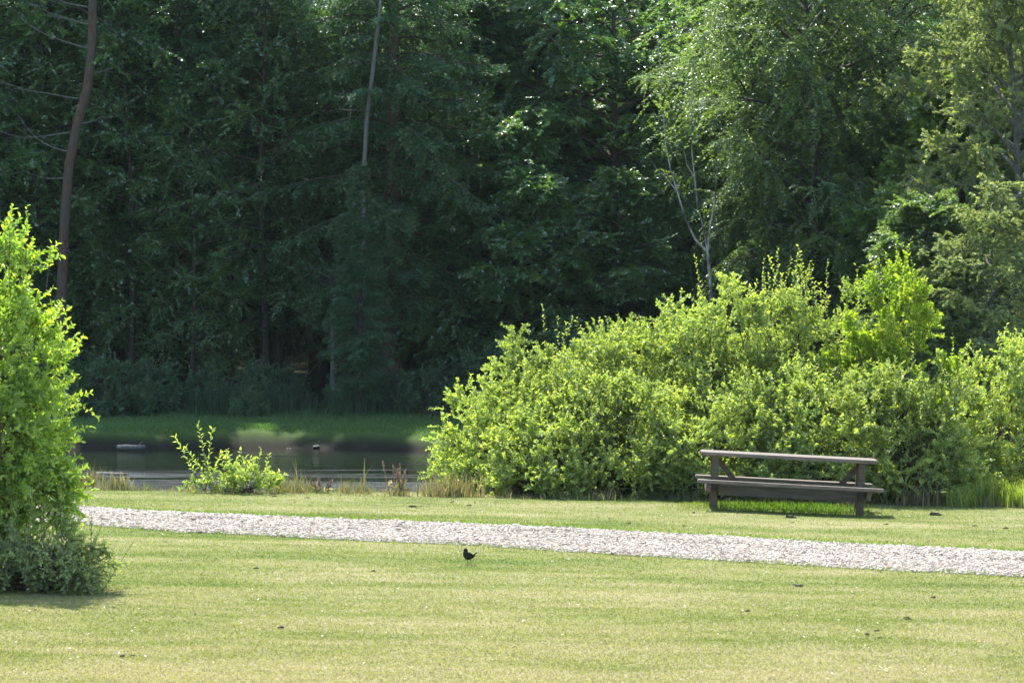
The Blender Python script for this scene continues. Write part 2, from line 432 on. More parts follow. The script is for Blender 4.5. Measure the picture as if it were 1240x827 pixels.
def split_coarse(S, D, Ln, rng, z0, frac=.11, grow=1.7):
    """above the picture the crown is thinned to fewer, larger leaves so sun leaks in"""
    hi = S[:, 2] > z0
    keep = ~hi | (rng.random(len(S)) < frac)  # unseen crown tops thinned to let sun into the wood
    return S[keep], D[keep], Ln[keep], np.where(hi, grow, 1.0)[keep]

def broadleaf(seed, H, cb, R, leafmat_, barkm, name, loc, label, cat='tree', group=None, nl=34, ns=9, nt=9, leafL=.070, leafW=.050,
              nleaf=34, droop=.5, elo=-.05, ehi=.9, r0=None, lean=(0, 0), weep=False, rz=0.0, twl=(.3, .6), prof=None, coarse=9.3, vert=1.0, spraydroop=.25, smode='flat', trunkpts=None, parts=None):
    rng = np.random.default_rng(seed)
    root = empty(name, loc, label, cat, group, rz)
    tm = MB(); bm_ = MB(); cm = MB()
    if trunkpts is None:
        zz = np.linspace(0, H, 12); wv = rng.normal(0, 1, 4)
        tp = np.stack([lean[0]*(zz/H)**1.3+.12*np.sin(zz*.45+wv[0])*zz/H*2, lean[1]*(zz/H)**1.3+.12*np.sin(zz*.4+wv[1])*zz/H*2, zz-.15], -1)
    else: tp = np.array(trunkpts, float)
    r0 = r0 or H*.017
    rr = r0*(1-.85*np.linspace(0, 1, len(tp))); rr[0] *= 1.35
    tm.tube(tp, rr, 9)
    prof = prof or (lambda t: max(.22, math.sin(math.pi*min(1, max(0, (.18+.80*t))))**.75))
    tw = Twigs()
    for i_ in range(nl):
        t = (i_+.5)/nl; h = cb+(1-cb)*t*.98
        p0, _ = along(tp, h)
        az = i_*2.39996+rng.normal(0, .3); ln = R*prof(t)*rng.uniform(.75, 1.2)
        el = elo+(ehi-elo)*t+rng.normal(0, .12)
        path = limb(p0, az, el, ln, rng, 7, droop)
        bm_.tube(path, np.linspace(max(.012, .016*ln+.006), .006, 7), 5)
        for k in range(ns):
            u = .18+.82*(k+rng.random())/ns
            q, tg = along(path, u)
            a2 = math.atan2(tg[1], tg[0])+rng.choice((-1, 1))*rng.uniform(.4, 1.15)
            sl = ln*(.5*(1-u)+.17)*rng.uniform(.7, 1.2)
            sub = limb(q, a2, math.asin(max(-1, min(1, tg[2])))*.7+rng.normal(0, .25*vert), sl, rng, 5, droop*.6, .2)
            bm_.tube(sub, np.linspace(.009+.004*sl, .004, 5), 3)
            for m_ in range(nt):
                w = (m_+rng.random())/nt; q2, tg2 = along(sub, w)
                if weep:
                    tw.add(q2, np.array([rng.normal(0, .3), rng.normal(0, .3), -1.]), rng.uniform(*twl)*(1 if rng.random() < .8 else 1.5))
                else:
                    a3 = math.atan2(tg2[1], tg2[0])+rng.normal(0, .8)
                    tw.add(q2, np.array([math.cos(a3), math.sin(a3), tg2[2]*.6+rng.normal(-.08, .3*vert)]), rng.uniform(*twl))
    S, D, Ln = tw.get(); S, D, Ln, sz = split_coarse(S, D, Ln, rng, coarse)
    cl = .16*np.array([mnoise.noise(Vector(s*.9)+Vector((seed, 0, 0))) for s in S])*2+rng.normal(0, .12, len(S))
    sprays(cm, S, D, Ln, nleaf, leafL, leafW, 'hang' if weep else smode, spraydroop, rng, twig_tone=cl, sizes=sz)
    tm.build('trunk', barkm, root); bm_.build('branches', barkm, root); cm.build('crown', leafmat_, root)
    return root

def conifer(seed, H, cb, R, leafmat_, barkm, name, loc, label, cat='conifer', group=None, step=.34, nper=7, r0=None, hang=.5, coarse=9.5,
            lean=(0, 0), rz=0.0, nsec=24, needL=.115, needW=.034, power=1.0, droop=.5, sag=-.15):
    rng = np.random.default_rng(seed)
    root = empty(name, loc, label, cat, group, rz)
    tm = MB(); bm_ = MB(); cm = MB()
    zz = np.linspace(0, H, 10)
    tp = np.stack([lean[0]*zz/H, lean[1]*zz/H, zz-.15], -1); r0 = r0 or H*.016
    rr = r0*(1-.9*zz/H); rr[0] *= 1.3; tm.tube(tp, rr, 9)
    tw = Twigs(); hg = Twigs(); h = cb*H
    while h < H*.985:
        t = (h-cb*H)/(H-cb*H)
        for k in range(nper):
            if rng.random() < .08: continue
            az = k*2*math.pi/nper+rng.normal(0, .35)+h*1.7
            ln = R*((1-t)**power)*rng.uniform(.7, 1.15)*(min(1, .55+2.2*t))+.15
            p0, _ = along(tp, min(.999, (h+rng.normal(0, .12))/H))
            n_ = 7; path = limb(p0, az, sag+.7*t+rng.normal(0, .08), ln, rng, n_, droop, .06)
            # tips sweep up again
            path[-1, 2] += .06*ln; path[-2, 2] += .015*ln
            bm_.tube(path, np.linspace(.010+.009*ln, .005, n_), 4)
            m = max(4, int(nsec*ln/2.2)) if h < coarse else max(2, int(nsec*ln/9))  # boughs above the picture thinned to let sun in
            for j in range(m):
                u = .12+.88*(j+rng.random())/m
                q, tg = along(path, u); sd = np.array([-tg[1], tg[0], 0])*(1 if j % 2 else -1)
                d = .65*tg+.8*sd+np.array([0, 0, -.28+rng.normal(0, .12)])
                l2 = (.18+.55*(1-u)*min(1, ln/2)+.12)*rng.uniform(.8, 1.25)
                tw.add(q, d, l2)
                if hang and rng.random() < .5:
                    q3 = q+nz(d)*l2*rng.random()
                    hg.add(q3, np.array([rng.normal(0, .18), rng.normal(0, .18), -1.]), hang*rng.uniform(.5, 1.2))
            tw.add(path[-2], path[-1]-path[-2]+np.array([0, 0, .02]), .35)
        h += step*rng.uniform(.8, 1.2)
    S, D, Ln = tw.get(); sz = np.where(S[:, 2] > coarse, 1.7, 1.)
    cl = .30*np.array([mnoise.noise(Vector(s*.8)+Vector((seed, 0, 0))) for s in S])+rng.normal(0, .08, len(S))
    sprays(cm, S, D, Ln, 24, needL, needW, 'flat', .35, rng, twig_tone=cl, sizes=sz, jit=.22, tips=.45)
    if hang:
        S, D, Ln = hg.get(); k = S[:, 2] < coarse; S, D, Ln = S[k], D[k], Ln[k]
        A, B = basis(D)
        sprays(cm, S, D, Ln, 15, needL*.9, needW, 'spiral', 0, rng, tonevar=.12, jit=.25, tone0=-.03)
    tm.build('trunk', barkm, root); bm_.build('branches', barkm, root); cm.build('crown', leafmat_, root)
    return root

def shrub(seed, rx, ry, H, leafmat_, name, loc, label, cat='shrub', group=None, nb=80, spb=15, pr=(.18, .34), nleaf=19, leafL=.050, leafW=.029,
          ntop=9, toplen=(.28, .5), hexa=True, up=.35, inner=.55, rz=0.0, lump=.16, cz=.22, stemr=.016, skirt=2.3, nstem=26, tips=.3, bvar=.12):
    """leafy bush: boughs spread over an uneven dome, each bough a tuft of short leafy shoots"""
    rng = np.random.default_rng(seed)
    root = empty(name, loc, label, cat, group, rz)
    fm = MB(); sm = MB(); k1 = rng.uniform(0, 6, 6)
    def surf(th, ph):
        r = 1+lump*(.6*np.sin(3*ph+k1[0]+2*th)+.45*np.sin(5*ph+k1[1]-3*th)+.35*np.sin(6*th+2*ph+k1[2])+.25*np.sin(9*ph+5*th+k1[3]))
        c = np.cos(th); z = np.where(c > 0, cz+(1-cz)*c, cz*(1+c*.95))
        w = np.sin(th)**.75
        return np.stack([rx*w*np.cos(ph)*r, ry*w*np.sin(ph)*r, H*z*(.45+.55*r)], -1)
    C = np.array([0, 0, H*cz])
    th = np.arccos(np.clip(rng.uniform(math.cos(skirt), 1, nb), -1, 1)); ph = rng.uniform(0, 6.283, nb)
    E = surf(th, ph); out = nz(E-C); rad = inner+(1-inner)*rng.random(nb)**.45
    R = rng.uniform(*pr, nb)
    B = C+(E-C)*rad[:, None]-out*R[:, None]*.55
    bt = rng.normal(0, bvar, nb)+.22*np.array([mnoise.noise(Vector(b*1.1)+Vector((seed*3.1, 0, 0))) for b in B])
    n = nb*spb; Ln = np.repeat(R, spb)*rng.uniform(.65, 1.35, n)
    D = nz(np.repeat(out, spb, 0)*.55+np.array([0, 0, up])+.62*rng.normal(size=(n, 3)))
    S = np.repeat(B, spb, 0)+np.repeat(R, spb)[:, None]*.28*rng.normal(size=(n, 3)); S[:, 2] = np.maximum(S[:, 2], .04)
    tone = np.repeat(bt, spb)+rng.normal(0, .09, n)
    sprays(fm, S, D, Ln, nleaf, leafL, leafW, 'spiral', .35, rng, twig_tone=tone, hexa=hexa, tips=tips, jit=.38)
    sm.tubes(S, S+D*Ln[:, None]*.9, .004, .0018)
    if ntop:
        th2 = np.abs(rng.normal(0, .6, ntop)); ph2 = rng.uniform(0, 6.283, ntop); E2 = surf(th2, ph2)
        D2 = nz(np.array([0, 0, 1.])+.55*nz(E2-C)+.25*rng.normal(size=(ntop, 3))); L2 = rng.uniform(*toplen, ntop)
        S2 = E2-D2*L2[:, None]*rng.uniform(.35, .75, ntop)[:, None]
        sprays(fm, S2, D2, L2, 14, leafL*.95, leafW*.95, 'spiral', .1, rng, tone0=.12, tonevar=.1, hexa=hexa, tips=.3, jit=.35)
        sm.tubes(S2-D2*.2, S2+D2*L2[:, None], .005, .002)
    foot = rng.normal(0, .2, (nstem, 2))*np.array([rx, ry])
    for q in range(nb):
        f = foot[q % nstem]; a = np.array([f[0], f[1], -.05]); b = B[q]
        tt = np.linspace(0, 1, 6)[:, None]
        pth = a+(b-a)*np.concatenate([tt**1.5, tt**1.5, tt**.85], 1); pth[1:-1] += rng.normal(0, .03, (4, 3))
        sm.tube(pth, np.linspace(stemr, .004, 6), 4)
    sm.build('stems', M['twig'], root); fm.build('foliage', leafmat_, root)
    return root

def at(px, d, dz=0.0):
    x = X(px, d); return (x, d, gz(x, d)+dz)

# ------------------------------------------------------------------ the wood
exec_trees = True
R_ = random.Random(5)
spA = conifer(21, 15.8, .15, 3.3, M['spruce'], M['bark'], 'spruce_tree', at(268, 83), 'broad dark spruce with hanging sprays, right of the bent reddish pine trunk')
spB = conifer(22, 16.0, .155, 3.6, M['spruce'], M['pinebark'], 'spruce_tree', at(476, 80.6), 'spruce with reddish trunk and long drooping boughs reaching right, beside the leaning grey pole', sag=-.05, droop=.75, nper=7, step=.38)
firC = conifer(23, 13.5, .12, 2.6, M['fir'], M['bark'], 'fir_tree', at(385, 85.5), 'dark fir with sweeping branches between the two large spruces', hang=.3)
beech = broadleaf(31, 11.4, .15, 4.0, M['beech'], M['bark'], 'beech_tree', at(650, 84), 'large dark broadleaf tree with layered boughs behind the left end of the willow bank', nl=44, droop=.9, ns=10, nt=9)
maple = broadleaf(32, 11.0, .16, 3.4, M['maple'], M['bark'], 'maple_tree', at(800, 87), 'sunlit yellow green maple crown high above the forked white birch stems', nl=42, droop=.5, vert=1.7)
birch = broadleaf(33, 12.8, .10, 2.9, M['birchleaf'], M['birchbark'], 'birch_tree', at(985, 76.5), 'tall birch with fine airy grey green foliage behind the tallest willows', vert=1.6, nl=76, ns=11, nt=12, nleaf=24, leafL=.056, leafW=.044, twl=(.35, .7), droop=.8, spraydroop=.9, elo=.25, ehi=1.15, r0=.11, prof=lambda t: max(.25, math.sin(math.pi*(.25+.7*t))**.7))
pale = broadleaf(34, 10.5, .12, 2.5, M['pale'], M['greybark'], 'whitebeam_tree', at(1228, 71), 'pale silvery green tree at the right edge of the wood', nl=62, ns=10, nt=10, leafL=.068, leafW=.048, droop=.4, elo=.2, ehi=1.1, vert=2.4, twl=(.18, .36), nleaf=20, smode='spiral', spraydroop=.5, r0=.10)
hazel = broadleaf(35, 7.2, .10, 1.6, M['maple'], M['greybark'], 'hazel_tree', at(1140, 73.5), 'yellow green hazel between the right birch and the pale silvery tree', nl=38, ns=8, nt=9, leafL=.085, leafW=.065, droop=.4, vert=1.8, elo=.2, ehi=1.1, r0=.07)

# pine with the bent trunk, its crown above the picture
d = 79.5; b = at(72, d)
tpx = [(72, 512), (73, 400), (76, 310), (79, 250), (84, 195), (95, 140), (106, 100), (111, 60), (112, 0), (110, -120), (112, -260), (114, -340)]
tp = [(X(px, d)-b[0], .04*math.sin(k), Z(py, d)-b[2]-.1) for k, (px, py) in enumerate(tpx)]
pine = empty('pine_tree', b, 'tall pine with a bent bare reddish trunk rising behind the left shrub', 'pine')
mb = MB(); mb.tube(tp, [.14, .12, .115, .11, .11, .11, .105, .10, .095, .08, .05, .02], 10); mb.build('trunk', M['pinebark'], pine)
mb = MB(); rg = np.random.default_rng(3)
for py, ln, az, el in ((160, 1.7, math.pi, -.10), (120, 1.9, math.pi+.3, .05), (185, 1.6, math.pi-.2, .22), (60, 2.0, math.pi, .25), (30, 1.6, 3.5, .1), (215, 1.2, 2.7, -.1), (90, .9, .2, .2), (150, .7, -.3, .1), (10, 1.7, 2.6, .2)):
    q, _ = along(np.array(tp), np.interp(Z(py, d)-b[2], [p[2] for p in tp], np.linspace(0, 1, len(tp))))
    pth = limb(q, az, el, ln, rg, 8, -.5, .10); mb.tube(pth, np.linspace(.022, .005, 8), 5)
    for k in range(4):
        qq, tg = along(pth, rg.uniform(.3, .95)); mb.tube(limb(qq, math.atan2(tg[1], tg[0])+rg.choice((-.8, .8)), rg.normal(.1, .3), rg.uniform(.25, .6), rg, 4), np.linspace(.009, .003, 4), 3)
mb.build('dead_branches', M['greybark'], pine)
mb = MB(); bb = MB(); tw = Twigs()
for k in range(46):
    q, _ = along(np.array(tp), rg.uniform(.80, .99)); pth = limb(q, rg.uniform(0, 6.28), rg.uniform(0, .7), rg.uniform(.9, 2.4), rg, 6, .1)
    bb.tube(pth, np.linspace(.03, .006, 6), 4)
    for m_ in range(14):
        qq, tg = along(pth, rg.uniform(.3, 1)); tw.add(qq, tg+rg.normal(0, .6, 3), .35)
S, D, Ln = tw.get(); sprays(mb, S, D, Ln, 16, .22, .03, 'spiral', 0, rg)
bb.build('branches', M['pinebark'], pine); mb.build('crown', M['fir'], pine)

def bare_trunk(name, d, pts, r, mat, label, twigs=5, cat='tree', crown=None):
    b = at(pts[0][0], d); rg = np.random.default_rng(int(pts[0][0])+7)
    root = empty(name, b, label, cat)
    P = [(X(px, d)-b[0], .02*k, Z(py, d)-b[2]) for k, (px, py) in enumerate(pts)]; P[0] = (P[0][0], 0, -.15)
    m = MB(); m.tube(P, np.linspace(r, r*.55, len(P)), 8); m.build('trunk', mat, root)
    m = MB(); tw = Twigs(); P = np.array(P)
    for k in range(twigs):
        q, _ = along(P, rg.uniform(.42, .98)); pth = limb(q, rg.uniform(0, 6.28), rg.uniform(-.1, .6), rg.uniform(.6, 1.5), rg, 5)
        m.tube(pth, np.linspace(r*.22, .005, 5), 4)
        for j in range(10): qq, tg = along(pth, rg.uniform(.3, 1)); tw.add(qq, tg+rg.normal(0, .5, 3), .4)
    m.build('branches', mat, root)
    if crown:
        m = MB(); S, D, Ln = tw.get(); sprays(m, S, D, Ln, 13, .08, .05, 'flat', .2, rg); m.build('crown', crown, root)
    return root
bare_trunk('tree_trunk', 78.6, [(441, 500), (440, 320), (441, 200), (444, 145), (452, 80), (459, 20), (466, -60), (474, -150)], .06, M['greybark'], 'thin leaning grey bare pole of a dead tree in front of the spruce', 4)
bare_trunk('tree_trunk', 79.6, [(404, 498), (404, 450), (403, 400), (402, 360), (401, 335)], .085, M['greybark'], 'slender pale grey trunk at the foot of the wood left of the brown trunks', 26, crown=M['under'])
bare_trunk('tree_trunk', 86, [(30, 500), (28, 300), (30, 100), (32, -60), (34, -260)], .26, M['bark'], 'thick shadowed trunk left of the bent reddish pine', 8, crown=M['beech'])
bare_trunk('tree_trunk', 82.6, [(338, 500), (336, 380), (334, 220), (333, 60), (333, -140)], .15, M['bark'], 'dark straight trunk right of the broad spruce', 6, crown=M['under'])
bare_trunk('tree_trunk', 82.2, [(212, 500), (214, 400), (216, 260), (214, 90), (213, -140)], .13, M['bark'], 'dark straight trunk in the shade left of the broad spruce', 6, crown=M['under'])

# forked white birch stems
d = 75.4; b = at(858, d); wb = empty('birch_tree', b, 'young white barked birch forking into thin bare stems above the willow bank', 'birch')
mb = MB()
def pxpath(pts, d, b): return np.array([(X(px, d)-b[0], .05*math.sin(k*1.7), Z(py, d)-b[2]) for k, (px, py) in enumerate(pts)])
mb.tube(pxpath([(866, 505), (864, 420), (861, 350), (857, 306)], d, b), np.linspace(.05, .034, 4), 8)
mb.build('trunk', M['whitebark'], wb); mb = MB()
for pts, r in (([(857, 306), (842, 290), (830, 265), (820, 232), (812, 205), (806, 175), (802, 120), (796, 40)], .026), ([(857, 306), (853, 280), (845, 250), (841, 215), (838, 185), (838, 130), (842, 60)], .024),
               ([(857, 306), (860, 275), (866, 240), (868, 215), (872, 160), (880, 80)], .020), ([(820, 232), (806, 215), (795, 205), (786, 190)], .011), ([(841, 215), (832, 200), (826, 170)], .014)):
    mb.tube(pxpath(pts, d, b), np.linspace(r, r*.35, len(pts)), 7)
mb.build('stems', M['whitebark'], wb)
rg = np.random.default_rng(8); mb = MB(); tw = Twigs()
for k in range(170):
    px, py = rg.uniform(780, 900), rg.uniform(-60, 175)
    tw.add(np.array([X(px, d)-b[0], rg.normal(0, .6), Z(py, d)-b[2]]), np.array([rg.normal(0, 1), rg.normal(0, 1), -.5]), .5)
S, D, Ln = tw.get(); sprays(mb, S, D, Ln, 16, .06, .045, 'flat', .3, rg); mb.build('crown', M['birchleaf'], wb)

# low alders in front of the right hand trees, bare curved limb
alder = broadleaf(41, 4.6, .04, 1.25, M['birchleaf'], M['greybark'], 'alder_tree', at(1118, 68), 'small grey green alder just behind the bright yellow green sapling', nl=36, ns=8, nt=9, leafL=.07, leafW=.055, r0=.05)
dup(pale, at(1205, 67), 2.1, (.62, .62, .46), 'low rounded pale silvery tree behind the right end of the willow bank', 'tree')
d = 69; b = at(1180, d); lb = empty('curved_sapling', b, 'bare pale curved stem arching out over the right end of the willow bank', 'tree')
mb = MB(); mb.tube(pxpath([(1172, 420), (1176, 365), (1185, 342), (1203, 334), (1216, 322), (1219, 305), (1230, 296)], d, b), np.linspace(.035, .012, 7), 7)
mb.tube(pxpath([(1203, 334), (1214, 336), (1228, 330)], d, b), np.linspace(.016, .006, 3), 5); mb.build('trunk', M['greybark'], lb)

under_t = broadleaf(36, 6.5, .06, 2.1, M['beech'], M['bark'], 'understory_tree', at(612, 80.5), 'small dark understory tree right of the drooping spruce, foliage almost to the ground', nl=40, ns=9, nt=9, droop=.8, r0=.06)
for px, d, rz, sc, lab in ((655, 79.5, 3.3, .8, 'small dark understory tree behind the rounded second willow'), (745, 79, 4.4, .8, 'small dark understory tree over the middle of the willow bank'),
                           (830, 82, 5.2, 1.0, 'small dark understory tree just behind the forked white stems'), (30, 82, .6, 1.1, 'small dark understory tree above the sunlit left shrub'),
                           (925, 80, 1.9, 1.1, 'small dark understory tree low behind the tall birch'), (1080, 77, 2.9, 1.0, 'small dark understory tree behind the yellow green sapling')):
    dup(under_t, at(px, d), rz, sc, lab)
open_t = broadleaf(37, 10.2, .17, 2.0, M['beech'], M['bark'], 'broadleaf_tree', at(158, 81.5), 'slim open leafed tree with sunny glints just right of the bent pine trunk', nl=44, ns=8, nt=8, nleaf=24, leafL=.058, leafW=.042, droop=.5, vert=1.7, r0=.09)
for px, d, rz, sc, lab in ((322, 81.3, 2.0, 1.0, 'open leafed tree with sunny glints, right of the broad spruce'), (418, 82.2, 4.1, .95, 'open leafed tree glimpsed behind the leaning grey pole'),
                           (232, 80.8, 5.5, .72, 'low open leafed tree in front of the broad spruce'), (45, 82, 3.2, 1.0, 'open leafed tree left of the bent pine trunk')):
    dup(open_t, at(px, d), rz, sc, lab)
# further trees standing along the front of the wood
front = [  # leftmost trees scaled taller to shade the far bank
 (beech, 140, 86, 1.1, 1.2, 'dark broadleaf tree seen through the gap right of the bent pine trunk'),
 (beech, -30, 84, 2.7, 1.3, 'dark broadleaf tree at the left edge behind the sunlit shrub'),
 (beech, 745, 82.5, 4.0, .85, 'dark broadleaf tree with low boughs behind the middle of the willow bank'),
 (maple, 172, 85.5, 2.4, .92, 'light green maple glinting through the shade right of the bent pine trunk'),
 (maple, 332, 85, 4.4, .92, 'light green maple glinting between the broad spruce and the fir'),
 (spB, 590, 85, 2.0, .95, 'dark spruce between the drooping spruce and the large broadleaf tree'),
 (maple, 425, 85.5, .9, .92, 'light green maple glinting behind the top of the leaning grey pole'),
 (maple, 540, 86, 3.0, .9, 'light green maple behind the drooping spruce boughs'),
 (maple, 700, 88.5, 5.0, .95, 'light green maple high behind the large dark broadleaf tree'),
 (firC, 60, 84, 2.0, 1.35, 'dark fir behind the bent pine trunk'),
 (spA, -130, 83, 1.0, 1.15, 'dark spruce added beyond the left edge to shade the far bank, its boughs reaching into the picture'),  # added outside the view to cast shade on the far bank
 (spA, 196, 86.0, 3.7, 1.05, 'dark spruce added for its shade behind the slim open leafed tree right of the bent pine'),  # added to shade a sunlit patch of the far shore
 (firC, 436, 77.6, 5.0, .40, 'young fir hiding the foot of the leaning grey pole'),
 (firC, 560, 86.5, 1.3, 1.05, 'dark fir half hidden behind the drooping spruce boughs'),
 (firC, 1160, 83, .7, .9, 'deep green fir showing in the dark gap between the birch and the silvery tree'),
 (maple, 905, 84.5, 2.2, .95, 'maple filling the wood just left of the tall fine leaved birch'),
 (birch, 915, 79.5, 1.4, .85, 'fine leaved birch half hidden at the left of the taller birch'),
 (birch, 1065, 78.5, 3.3, .9, 'second fine leaved birch, right one of the pair, lighter and more yellow'),
 (pale, 1300, 75, 1.9, 1.15, 'silvery tree cut off by the right edge of the picture'),
 (hazel, 1178, 76, 2.8, 1.1, 'yellow green hazel leaning under the silvery tree'),
]
for src, px, d, rz, sc, lab in front: dup(src, at(px, d), rz, sc, lab)
# deep rows
deep = {'spruce_tree': (spA, 'dark spruce standing deep in the wood behind the front trees', 'spruces deep in the wood'),
        'beech_tree': (beech, 'dark broadleaf tree standing deep in the wood behind the front trees', 'broadleaf trees deep in the wood'),
        'fir_tree': (firC, 'dark fir standing deep in the wood behind the front trees', 'firs deep in the wood'),
        'maple_tree': (maple, 'lighter green maple standing deep in the wood behind the front trees', 'maples deep in the wood')}
seq = ['spruce_tree', 'beech_tree', 'fir_tree', 'maple_tree', 'beech_tree', 'spruce_tree', 'maple_tree']
k = 0
for row, (dist, x0, x1, stp) in enumerate(((90, -14.5, 15, 3.3), (95.5, -16, 17, 3.6), (102, -17, 19, 3.9), (109, -19, 20, 4.2))):
    x = x0+row*.7
    while x < x1:
        src, lab, grp = deep[seq[k % len(seq)]]; k += 1
        xx = x+R_.uniform(-.6, .6); yy = dist+R_.uniform(-1.5, 1.5)
        dup(src, (xx, yy, gz(xx, yy)), R_.uniform(0, 6.28), R_.uniform(.86, 1.06), lab, None, grp)
        x += stp

# the far side of the wood, one mass of foliage
rg = np.random.default_rng(77); n = 110000
P = np.stack([rg.uniform(-24, 24, n), rg.uniform(112, 119, n), 14*rg.random(n)**1.1], -1); P[:, 2] += ground(P[:, 0], P[:, 1])
mb = MB(); mb.leaves(P, rg.normal(size=(n, 3)), rg.normal(size=(n, 3)), rg.uniform(.2, .42, n), rg.uniform(.14, .26, n), np.clip(rg.normal(.4, .2, n), 0, 1))
fw = mb.build('far_wood', M['under']); tag(fw, 'far side of the wood closing the view behind the trunks', 'woodland', kind='stuff')
# underwood at the foot of the wood
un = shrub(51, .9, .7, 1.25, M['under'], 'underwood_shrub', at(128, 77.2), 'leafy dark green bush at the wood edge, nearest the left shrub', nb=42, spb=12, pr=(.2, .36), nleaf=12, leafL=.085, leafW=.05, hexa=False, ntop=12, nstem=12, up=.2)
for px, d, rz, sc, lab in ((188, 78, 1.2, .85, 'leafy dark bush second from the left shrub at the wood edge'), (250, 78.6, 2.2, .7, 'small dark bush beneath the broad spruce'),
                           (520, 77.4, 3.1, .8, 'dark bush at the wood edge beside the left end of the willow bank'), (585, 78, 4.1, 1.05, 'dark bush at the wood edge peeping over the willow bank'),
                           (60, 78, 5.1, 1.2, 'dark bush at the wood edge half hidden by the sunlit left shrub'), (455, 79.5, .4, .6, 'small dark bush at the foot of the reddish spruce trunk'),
                           (700, 77, .9, 1.3, 'tall dark bush at the wood edge behind the willow bank'), (160, 78.2, 3.6, .65, 'low leafy dark bush between two taller ones at the wood edge'), (310, 79, 1.7, .75, 'dark bush at the wood edge above the tall grass'), (412, 79.8, 4.6, .5, 'low dark bush around the slender pale trunk'), (300, 77.0, .2, .45, 'lowest dark bush on the far bank, above the young willow'), (492, 84.5, 2.2, .8, 'dark bush added among the trunks right of the drooping spruce to hide sunlit ground'), (560, 88, 1.0, 1.0, 'dark bush far back among the trunks above the willow tip'), (345, 80, 2.9, .6, 'low dark bush between the dark trunks right of the broad spruce')):  # bush right of the drooping spruce added to cover sunlit ground beyond
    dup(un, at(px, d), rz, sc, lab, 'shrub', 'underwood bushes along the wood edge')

# ------------------------------------------------------------------ willow bank
wg = 'willow bushes along the near bank'
def willow(seed, px, d, wpx, top, lab, ry=None, **kw):
    b = at(px, d); rx = wpx*1.22/2/F*d; H = Z(top, d)-b[2]
    return shrub(seed, rx, ry or rx*.9, H*.97, M['willow'], 'willow_bush', b, lab, 'willow', wg, **kw)
willow(61, 612, 50.0, 150, 458, 'low willow at the left tip of the bank, leaning over the water', nb=98)
willow(62, 690, 50.6, 190, 388, 'rounded willow second from the left tip of the bank', nb=150)
willow(63, 795, 51.2, 200, 368, 'broad willow in the middle of the bank', nb=164)
willow(64, 880, 50.8, 180, 335, 'tall willow whose top stands left of the spiky shoots', nb=169)
willow(65, 965, 51.0, 180, 328, 'tall willow with the highest spiky shoots, behind the picnic table', nb=169, ntop=40)
willow(66, 1195, 50.8, 190, 408, 'rounded willow right of the yellow green sapling', nb=141)
willow(67, 1300, 51.2, 200, 398, 'willow cut off by the right edge of the picture', nb=98)
willow(68, 745, 49.4, 190, 440, 'low willow in front of the middle of the bank, dark underneath', nb=108, ntop=14)
willow(69, 860, 49.1, 170, 462, 'low willow beside the left end of the picnic table', nb=98, ntop=12)
willow(70, 975, 49.2, 190, 440, 'low willow directly behind the picnic table', nb=108, ntop=12)
willow(71, 1095, 49.2, 180, 430, 'low willow behind the right end of the picnic table', nb=108, ntop=14)
willow(72, 660, 49.0, 140, 500, 'smallest willow at the water margin near the left tip', nb=60, ntop=10)
b = at(1080, 50.0); sp = shrub(73, 82/F*50.2, .7, (Z(325, 50.2)-b[2])*.98, M['sapling'], 'alder_sapling', b, 'bright yellow green sapling rising highest at the right of the willow bank', 'sapling', None, nb=110, pr=(.16, .28), leafL=.05, leafW=.036, ntop=26, up=.6, lump=.26, toplen=(.3, .6), cz=.3)

# the big sunlit shrub on the left and the bramble under it
b = at(-22, 33.0)
shrub(81, 116/F*33, .75, (Z(256, 33)-b[2])*.91, M['privet'], 'leafy_shrub', b, 'tall sunlit bright green shrub cut off by the left edge', 'shrub', None, nb=150, spb=15, pr=(.15, .30), leafL=.055, leafW=.028, nleaf=17, ntop=46, toplen=(.2, .4), skirt=2.62, lump=.27, cz=.5, up=.3)
b = at(48, 32.3)
shrub(82, 84/F*32.5, .6, (Z(640, 32.5)-b[2]), M['bramble'], 'bramble_bush', b, 'low grey green bramble sprawling at the foot of the tall left shrub', 'bush', None, nb=72, pr=(.10, .22), leafL=.036, leafW=.022, nleaf=14, ntop=34, toplen=(.35, .7), up=.05, cz=.3, lump=.34)
# small willow sapling on the near bank
b = at(290, 48.2)
shrub(83, 58/F*48.2, .4, (Z(560, 48.2)-b[2]), M['willow'], 'young_willow', b, 'small young willow with upright shoots alone on the pond edge', 'willow', None, nb=20, spb=7, pr=(.12, .22), nleaf=13, leafL=.06, leafW=.027, ntop=14, toplen=(.25, .45), inner=.3, up=.6)
tall = bpy.data.objects['young_willow']; rg = np.random.default_rng(5)
mb = MB(); ms = MB(); A = []; Bv = []
for px, py in ((212, 528), (240, 514), (256, 520), (226, 540), (268, 548)):
    A.append((X(252, 48.2)-b[0]+rg.normal(0, .06), rg.normal(0, .05), .03)); Bv.append((X(px, 48.2)-b[0], rg.normal(0, .1), Z(py, 48.2)-b[2]))
A = np.array(A); Bv = np.array(Bv); ms.tubes(A, Bv, .008, .003, sides=5)
sprays(mb, A+(Bv-A)*.25, Bv-A, np.linalg.norm(Bv-A, axis=1)*.75, 26, .07, .026, 'spiral', 0, rg, hexa=True)
ms.build('shoot_stems', M['twig'], tall); mb.build('shoot_leaves', M['willow'], tall)

